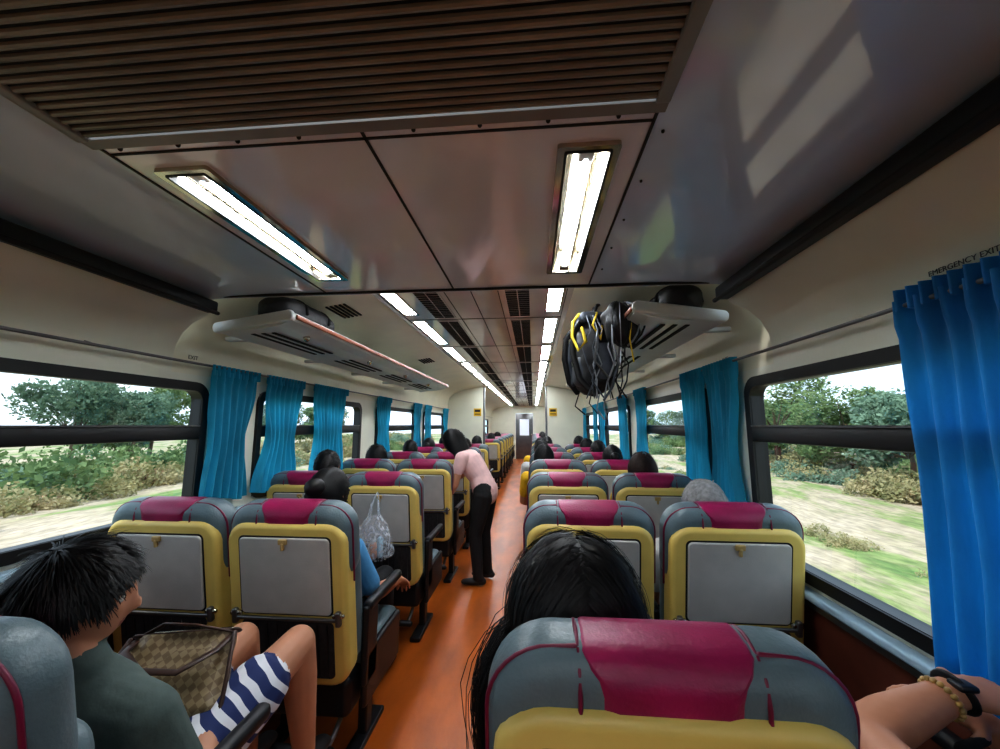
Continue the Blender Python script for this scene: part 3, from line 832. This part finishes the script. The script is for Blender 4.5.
# backpack hung on the rack front
def backpack(loc,yaw,sc_=1.0):
    e=empty('backpack',loc,yaw); e.scale=(sc_,)*3; b=MB()
    def fn(u,v):
        a=2*math.pi*u; t=v*2-1; k=(1-abs(t)**4)**.5 if abs(t)<1 else 0
        ww=.15*(1-.12*t); dd=.095*(1-.15*t)
        return V((dd*k*math.copysign(abs(math.cos(a))**.6,math.cos(a)),ww*k*math.copysign(abs(math.sin(a))**.6,math.sin(a)),t*.225))*(1+.10*noise.noise(V((math.cos(a)*2,t*5,math.sin(a)*2))))
    b.grid(fn,36,30,M_bagb)
    def fp(u,v):
        a=2*math.pi*u; t=v*2-1; k=(1-abs(t)**4)**.5 if abs(t)<1 else 0
        return V((-.075+.05*k*math.cos(a),.09*k*math.sin(a),-.09+t*.09))
    b.grid(fp,24,18,M_bagg)
    def fq(u,v):
        a=2*math.pi*u; t=v*2-1; k=(1-abs(t)**4)**.5 if abs(t)<1 else 0
        return V((.01+.06*k*math.cos(a),-.13+.04*k*math.sin(a),-.05+t*.11))
    b.grid(fq,24,18,M_bagg)
    b.box((-.02,0,.205),(.17,.25,.07),M_bagg,.03,4)
    rnd=random.Random(5)
    for s_ in (-1,1):
        b.tube([(-.08,s_*.07,.20),(-.14,s_*.09,.12),(-.15,s_*.10,0),(-.12,s_*.11,-.14),(-.07,s_*.12,-.2)],[(.006,.018)]*5,M_black,8,ref=(0,1,0))
        b.tube([(-.05,s_*.13,-.18),(-.08,s_*.145,-.28),(-.03,s_*.12,-.33)],[(.003,.008)]*3,M_black,6)
        b.tube([(.02,s_*.05-.08,-.2),(.0,s_*.06-.08,-.30),(.03,s_*.03-.08,-.36)],[(.003,.008)]*3,M_strapg,6)
    for i in range(12):
        x0=rnd.uniform(-.11,.11); P=[(x0,-.14,.20)]
        for j in range(5): P.append((x0+rnd.uniform(-.03,.03),-.165+rnd.uniform(-.03,.02),.20-.09*(j+1)))
        b.tube(P,[(.0025,.008)]*6,rnd.choice([M_strapg,M_black,M_bagg]),6)
    b.tube([(-.10,-.07,.23),(-.15,-.12,.17),(-.165,-.15,.08),(-.14,-.18,.0),(-.10,-.18,.05),(-.11,-.15,.13)],.009,M_strapy,8)
    b.tube([(-.02,-.14,.22),(-.06,-.18,.14),(-.02,-.19,.06),(.0,-.16,.14)],.006,M_strapy,8)
    b.tube([(.03,-.12,.20),(-.04,-.19,.10),(-.06,-.2,-.06),(.02,-.17,-.14)],.005,M_metal,8)
    b.tube([(.06,-.10,.20),(.10,-.17,.12),(.08,-.18,-.04),(.04,-.16,-.2),(.0,-.15,-.26)],.007,M_bagg,8)
    b.tube([(0,-.03,.25),(.02,-.03,.30),(.04,.0,.31),(.02,.03,.30),(0,.03,.25)],.009,M_black,8)
    for yy in (-.08,0,.08):
        b.tube([(.02,yy,.22),(.08,yy,.24),(.16,yy,.22),(.22,yy,.16)],[(.014,.004)]*4,M_black,8,ref=(0,1,0))
    b.tube([(-.1,.1,.1),(-.12,.13,-.02),(-.1,.12,-.15)],.02,M_bagg,12)
    b.obj('pack',e)
backpack((.765,2.42,1.875),.15,1.08)
# second soft bag lashed over the rack lip
e=empty('soft_bag',(.87,2.14,2.0),.1); b=MB()
def fsb(u,v):
    a=2*math.pi*u;p=math.pi*(v-.5); d=V((math.cos(p)*math.cos(a),math.cos(p)*math.sin(a),math.sin(p)))
    k=1+.22*noise.noise(d*2.2+V((4,0,0)))
    return V((d.x*.095*k,d.y*.11*k,d.z*.125*k-.03*d.x))
b.grid(fsb,30,22,M_bagb)
for i in range(5):
    a0=.3+i*.55
    b.tube([(.10*math.cos(a0)*math.cos(t),-.118*math.cos(t)*.95,.13*math.sin(t)) for t in [k*.3-1.2 for k in range(9)]],[(.0025,.008)]*9,M_strapg if i%2 else M_black,6)
b.tube([(-.07,-.08,-.02),(-.08,-.1,-.12),(-.04,-.09,-.24),(-.02,-.06,-.14)],.005,M_strapg,6)
b.tube([(.03,-.1,.02),(.01,-.11,-.1),(.03,-.1,-.22)],.004,M_strapy,6)
b.obj('sack',e)
# plastic carrier bag on the back of left aisle seat, row 2
def pbag():
    m=bpy.data.materials.new('plastic_film'); m.use_nodes=True; nt=m.node_tree;N=nt.nodes;L=nt.links
    p=N['Principled BSDF']; p.inputs['Base Color'].default_value=lin((235,240,246)); p.inputs['Roughness'].default_value=.22
    t=N.new('ShaderNodeBsdfTransparent'); mx=N.new('ShaderNodeMixShader'); no=N.new('ShaderNodeTexNoise'); no.inputs['Scale'].default_value=14
    cr=N.new('ShaderNodeMapRange'); cr.inputs['From Min'].default_value=.4; cr.inputs['From Max'].default_value=.7; cr.inputs['To Min'].default_value=.12; cr.inputs['To Max'].default_value=.5
    L.new(no.outputs['Fac'],cr.inputs['Value']); L.new(cr.outputs[0],mx.inputs[0]); L.new(t.outputs[0],mx.inputs[1]); L.new(p.outputs[0],mx.inputs[2])
    out=[n for n in N if n.type=='OUTPUT_MATERIAL'][0]; L.new(mx.outputs[0],out.inputs[0])
    p_=seatpos('L','a',2); e=empty('plastic_bag',(p_[0]-.0,p_[1]-.20,.62)); b=MB()
    def fn(u,v):
        a=2*math.pi*u; w=.035+.085*min(1,v*2.2)**.8*(1-.3*max(0,v-.85)/.15); d=.02+.045*min(1,v*1.6)
        if v>.95: w*=.8; d*=.5
        f=1+.14*noise.noise(V((math.cos(a)*2,math.sin(a)*2,v*3)))
        return V((w*f*math.cos(a),d*f*math.sin(a),.27*(1-v)))
    b.grid(fn,36,26,m)
    for s_ in (-1,1): b.tube([(s_*.03,0,.26),(s_*.022,0,.33),(.004*s_,.04,.40)],[(.012,.003),(.008,.003),(.004,.003)],m,8)
    b.obj('film',e)
    b=MB(); b.tube([(0,0,.03),(0,0,.08)],[.03,.026],mat('snack_pack',(170,120,90),.5),12); b.tube([(.04,.01,.03),(.04,.01,.12)],.02,mat('bottle_water',(170,200,215),.2),12); b.obj('contents',e)
pbag()
# check handbag on man's lap
def checkmat():
    m=bpy.data.materials.new('bag_check'); m.use_nodes=True; nt=m.node_tree;N=nt.nodes;L=nt.links
    tc=N.new('ShaderNodeTexCoord'); mp=N.new('ShaderNodeMapping'); mp.inputs['Rotation'].default_value=(0,.78,.0)
    ck=N.new('ShaderNodeTexChecker'); ck.inputs['Scale'].default_value=60; ck.inputs['Color1'].default_value=lin((140,122,92)); ck.inputs['Color2'].default_value=lin((110,90,64))
    L.new(tc.outputs['Object'],mp.inputs[0]); L.new(mp.outputs[0],ck.inputs[0]); L.new(ck.outputs[0],N['Principled BSDF'].inputs['Base Color']); N['Principled BSDF'].inputs['Roughness'].default_value=.45
    return m
M_leather=mat('bag_leather_brown',(58,34,24),.4)
e=empty('handbag',(-.645,1.06,.65),math.radians(14)); e.rotation_euler=(math.radians(-38),0,math.radians(14)); b=MB()
MC=checkmat()
def fn(u,v):
    a=2*math.pi*u; z=v; w=.17*(1-.22*v); d=.055*(1-.55*v)
    if v<.08: w*=.85+.15*v/.08; d*=.6+.4*v/.08
    c,s=math.cos(a),math.sin(a)
    return V((w*math.copysign(abs(c)**.5,c),d*math.copysign(abs(s)**.7,s)+.012*noise.noise(V((c*3,s*3,v*5))),.21*v))
b.grid(fn,44,22,MC)
b.add([fn(i/44,0) for i in range(44)],[list(range(44))],M_leather)
b.add([fn(i/44,1) for i in range(44)],[list(range(44))],M_leather)
b.tube([(-.135,0,.212),(.135,0,.212)],[(.02,.006)]*2,M_leather,8,ref=(0,1,0))
b.tube([(-.12,0,.218),(.12,0,.218)],.004,M_chrome,8)
b.tube([(-.13,-.01,.20),(-.12,-.06,.16),(-.05,-.085,.11),(.05,-.085,.10),(.12,-.06,.15),(.13,-.01,.20)],[(.012,.004)]*6,M_leather,8)
b.tube([(-.13,.0,.21),(-.06,-.03,.235),(.04,-.05,.22),(.13,-.01,.205)],[(.010,.004)]*4,M_leather,8)
for s_ in (-1,1): b.tube([(s_*.17,-.03,.01),(s_*.165,-.04,.08),(s_*.14,-.025,.2)],.006,M_leather,8)
b.obj('pouch',e)
duffel((-1.02,1.14,.47),.3,.09,M_bagn,.4,.8)

# ------------------------------------------------------------------ outside
def groundmat():
    m=bpy.data.materials.new('field'); m.use_nodes=True; nt=m.node_tree;N=nt.nodes;L=nt.links
    tc=N.new('ShaderNodeTexCoord'); mp=N.new('ShaderNodeMapping'); mp.inputs['Scale'].default_value=(1,.3,1)
    L.new(tc.outputs['Object'],mp.inputs[0])
    n1=N.new('ShaderNodeTexNoise'); n1.inputs['Scale'].default_value=.6; n1.inputs['Detail'].default_value=8; n1.inputs['Roughness'].default_value=.65
    n2=N.new('ShaderNodeTexNoise'); n2.inputs['Scale'].default_value=9; n2.inputs['Detail'].default_value=6
    L.new(mp.outputs[0],n1.inputs[0]); L.new(mp.outputs[0],n2.inputs[0])
    cr=N.new('ShaderNodeValToRGB'); E=cr.color_ramp.elements
    E[0].position=.36;E[0].color=lin((98,128,66)); E[1].position=.66;E[1].color=lin((196,178,156))
    x=E.new(.45);x.color=lin((138,150,92)); x=E.new(.51);x.color=lin((174,160,132))
    L.new(n1.outputs['Fac'],cr.inputs[0])
    mx=N.new('ShaderNodeMixRGB'); mx.blend_type='MULTIPLY'; mx.inputs[0].default_value=.6
    c2=N.new('ShaderNodeValToRGB'); c2.color_ramp.elements[0].position=.35; c2.color_ramp.elements[0].color=(.4,.4,.4,1); c2.color_ramp.elements[1].position=.6
    L.new(n2.outputs['Fac'],c2.inputs[0]); L.new(cr.outputs[0],mx.inputs[1]); L.new(c2.outputs[0],mx.inputs[2])
    L.new(mx.outputs[0],N['Principled BSDF'].inputs['Base Color']); N['Principled BSDF'].inputs['Roughness'].default_value=1
    return m
b=MB(); GZ=-1.15
b.grid(lambda u,v:V((-150+300*u,-80+200*v,GZ+ (0 if abs(-150+300*u)<4 else .25*noise.noise(V((u*60,v*40,0)))))),90,60,groundmat()); b.obj('ground',recalc=False)
M_leaf=mat('foliage_green',(132,152,100),.9,rgb2=(72,98,60),scale=1.5,transl=.25)  # foliage tones paled and desaturated, outdoor haze put into the colour
M_leaf2=mat('foliage_blue_green',(136,160,134),.9,rgb2=(86,112,94),scale=1.5,transl=.25)
M_dry=mat('foliage_dry',(184,170,130),.9,rgb2=(128,130,86),scale=1.5,transl=.25)
M_bark=mat('bark',(96,80,64),.9)
def leaves(b,c,r,n,rnd,m,sz):
    vs=[];fs=[]
    for _ in range(n):
        d=V((rnd.gauss(0,1),rnd.gauss(0,1),rnd.gauss(0,1))).normalized()
        p=c+V((d.x,d.y,d.z*.8))*r*(.55+.5*rnd.random())*(1+.35*noise.noise(d*2+c))
        a=V((rnd.gauss(0,1),rnd.gauss(0,1),rnd.gauss(0,1))).normalized(); e=a.orthogonal().normalized(); s_=sz*(.5+rnd.random())
        o=len(vs); vs+=[p-a*s_,p+e*s_*.55,p+a*s_,p-e*s_*.55]; fs.append([o,o+1,o+2,o+3])
    b.add(vs,fs,m,smooth=False)
def tree_mesh(seed,h,lm):
    rnd=random.Random(seed); b=MB()
    b.tube([(0,0,0),(.1,.05,h*.3),(0,.1,h*.6)],[.14,.10,.05],M_bark,8)
    for i in range(15):
        r=h*rnd.uniform(.12,.22); a=rnd.random()*6.28; q=rnd.random()**.5*h*.36; c=V((q*math.cos(a),q*math.sin(a),h*rnd.uniform(.32,.9)))
        b.tube([(0,.05,h*.35),tuple(c*.6+V((0,0,h*.15))),tuple(c)],[.05,.03,.015],M_bark,5)
        leaves(b,c,r,520,rnd,lm,.10)
    return b.mesh('tree')
def bush_mesh(seed,lm,sp=2.2):
    rnd=random.Random(seed); b=MB()
    for i in range(12):
        r=rnd.uniform(.35,.85); c=V((rnd.uniform(-.9,.9),rnd.uniform(-sp,sp),r*.5))
        leaves(b,c,r,480,rnd,lm if rnd.random()<.8 else M_dry,.07)
    return b.mesh('bush')
TR=[tree_mesh(1,5.5,M_leaf),tree_mesh(2,4.5,M_leaf),tree_mesh(3,5,M_leaf2)]; BU=[bush_mesh(4,M_leaf),bush_mesh(5,M_leaf2),bush_mesh(6,M_dry)]
rnd=random.Random(3)
for side in (-1,1):
    for i in range(26):
        o=mkobj('tree',rnd.choice(TR)); o.location=(side*rnd.uniform(14,26) if side>0 else -rnd.uniform(24,40),-16+i*3.0+rnd.uniform(-1,1),GZ-.1); s_=rnd.uniform(.7,1.15); o.scale=(s_,s_,s_); o.rotation_euler=(0,0,rnd.random()*6)
    for i in range(26):
        o=mkobj('bush',rnd.choice(BU)); o.location=(side*rnd.uniform(12,15) if side>0 else -rnd.uniform(14,18),-12+i*2.6,GZ-.15); s_=rnd.uniform(.7,1.2); o.scale=(s_,s_,s_); o.rotation_euler=(0,0,rnd.uniform(-.4,.4))
    for i in range(26):
        o=mkobj('bush',rnd.choice(BU)); o.location=(side*rnd.uniform(18,23),-12+i*3.0,GZ-.15); s_=rnd.uniform(1.1,1.8); o.scale=(s_,s_,s_); o.rotation_euler=(0,0,rnd.uniform(-.4,.4))
    for i in range(14):
        o=mkobj('bush',BU[i%3]); o.location=(side*rnd.uniform(6,9),-4+i*2.8,GZ-.2); s_=rnd.uniform(.25,.45); o.scale=(s_,s_,s_); o.rotation_euler=(0,0,rnd.uniform(-.4,.4))

# ------------------------------------------------------------------ world, light, camera
w=bpy.data.worlds.new('World'); sc.world=w; w.use_nodes=True; nt=w.node_tree
bg=nt.nodes['Background']; tc=nt.nodes.new('ShaderNodeTexCoord'); no=nt.nodes.new('ShaderNodeTexNoise'); no.inputs['Scale'].default_value=3; no.inputs['Detail'].default_value=6
cr=nt.nodes.new('ShaderNodeValToRGB'); cr.color_ramp.elements[0].position=.35; cr.color_ramp.elements[0].color=(.52,.70,.88,1); cr.color_ramp.elements[1].position=.65; cr.color_ramp.elements[1].color=(.80,.91,1,1)
nt.links.new(tc.outputs['Generated'],no.inputs[0]); nt.links.new(no.outputs['Fac'],cr.inputs[0]); nt.links.new(cr.outputs[0],bg.inputs[0]); bg.inputs[1].default_value=1.35
sd=bpy.data.lights.new('sun','SUN'); sd.energy=1.9; sd.angle=.15; sd.color=(1,.96,.9); so=bpy.data.objects.new('sun',sd); sc.collection.objects.link(so); so.rotation_euler=(math.radians(14),math.radians(-22),0)

cam=bpy.data.cameras.new('camera'); co=bpy.data.objects.new('camera',cam); sc.collection.objects.link(co)
cam.lens=13.86; cam.sensor_width=36; cam.sensor_fit='HORIZONTAL'; cam.clip_start=.02; cam.clip_end=400
co.location=(.38,0,1.45); co.rotation_euler=(math.radians(97.47),0,math.radians(4.87))
sc.camera=co
sc.view_settings.view_transform='Standard'
for lk in ('Medium High Contrast','None'):
    try:
        sc.view_settings.look=lk; break
    except Exception as ex: print(ex)
sc.view_settings.exposure=.62
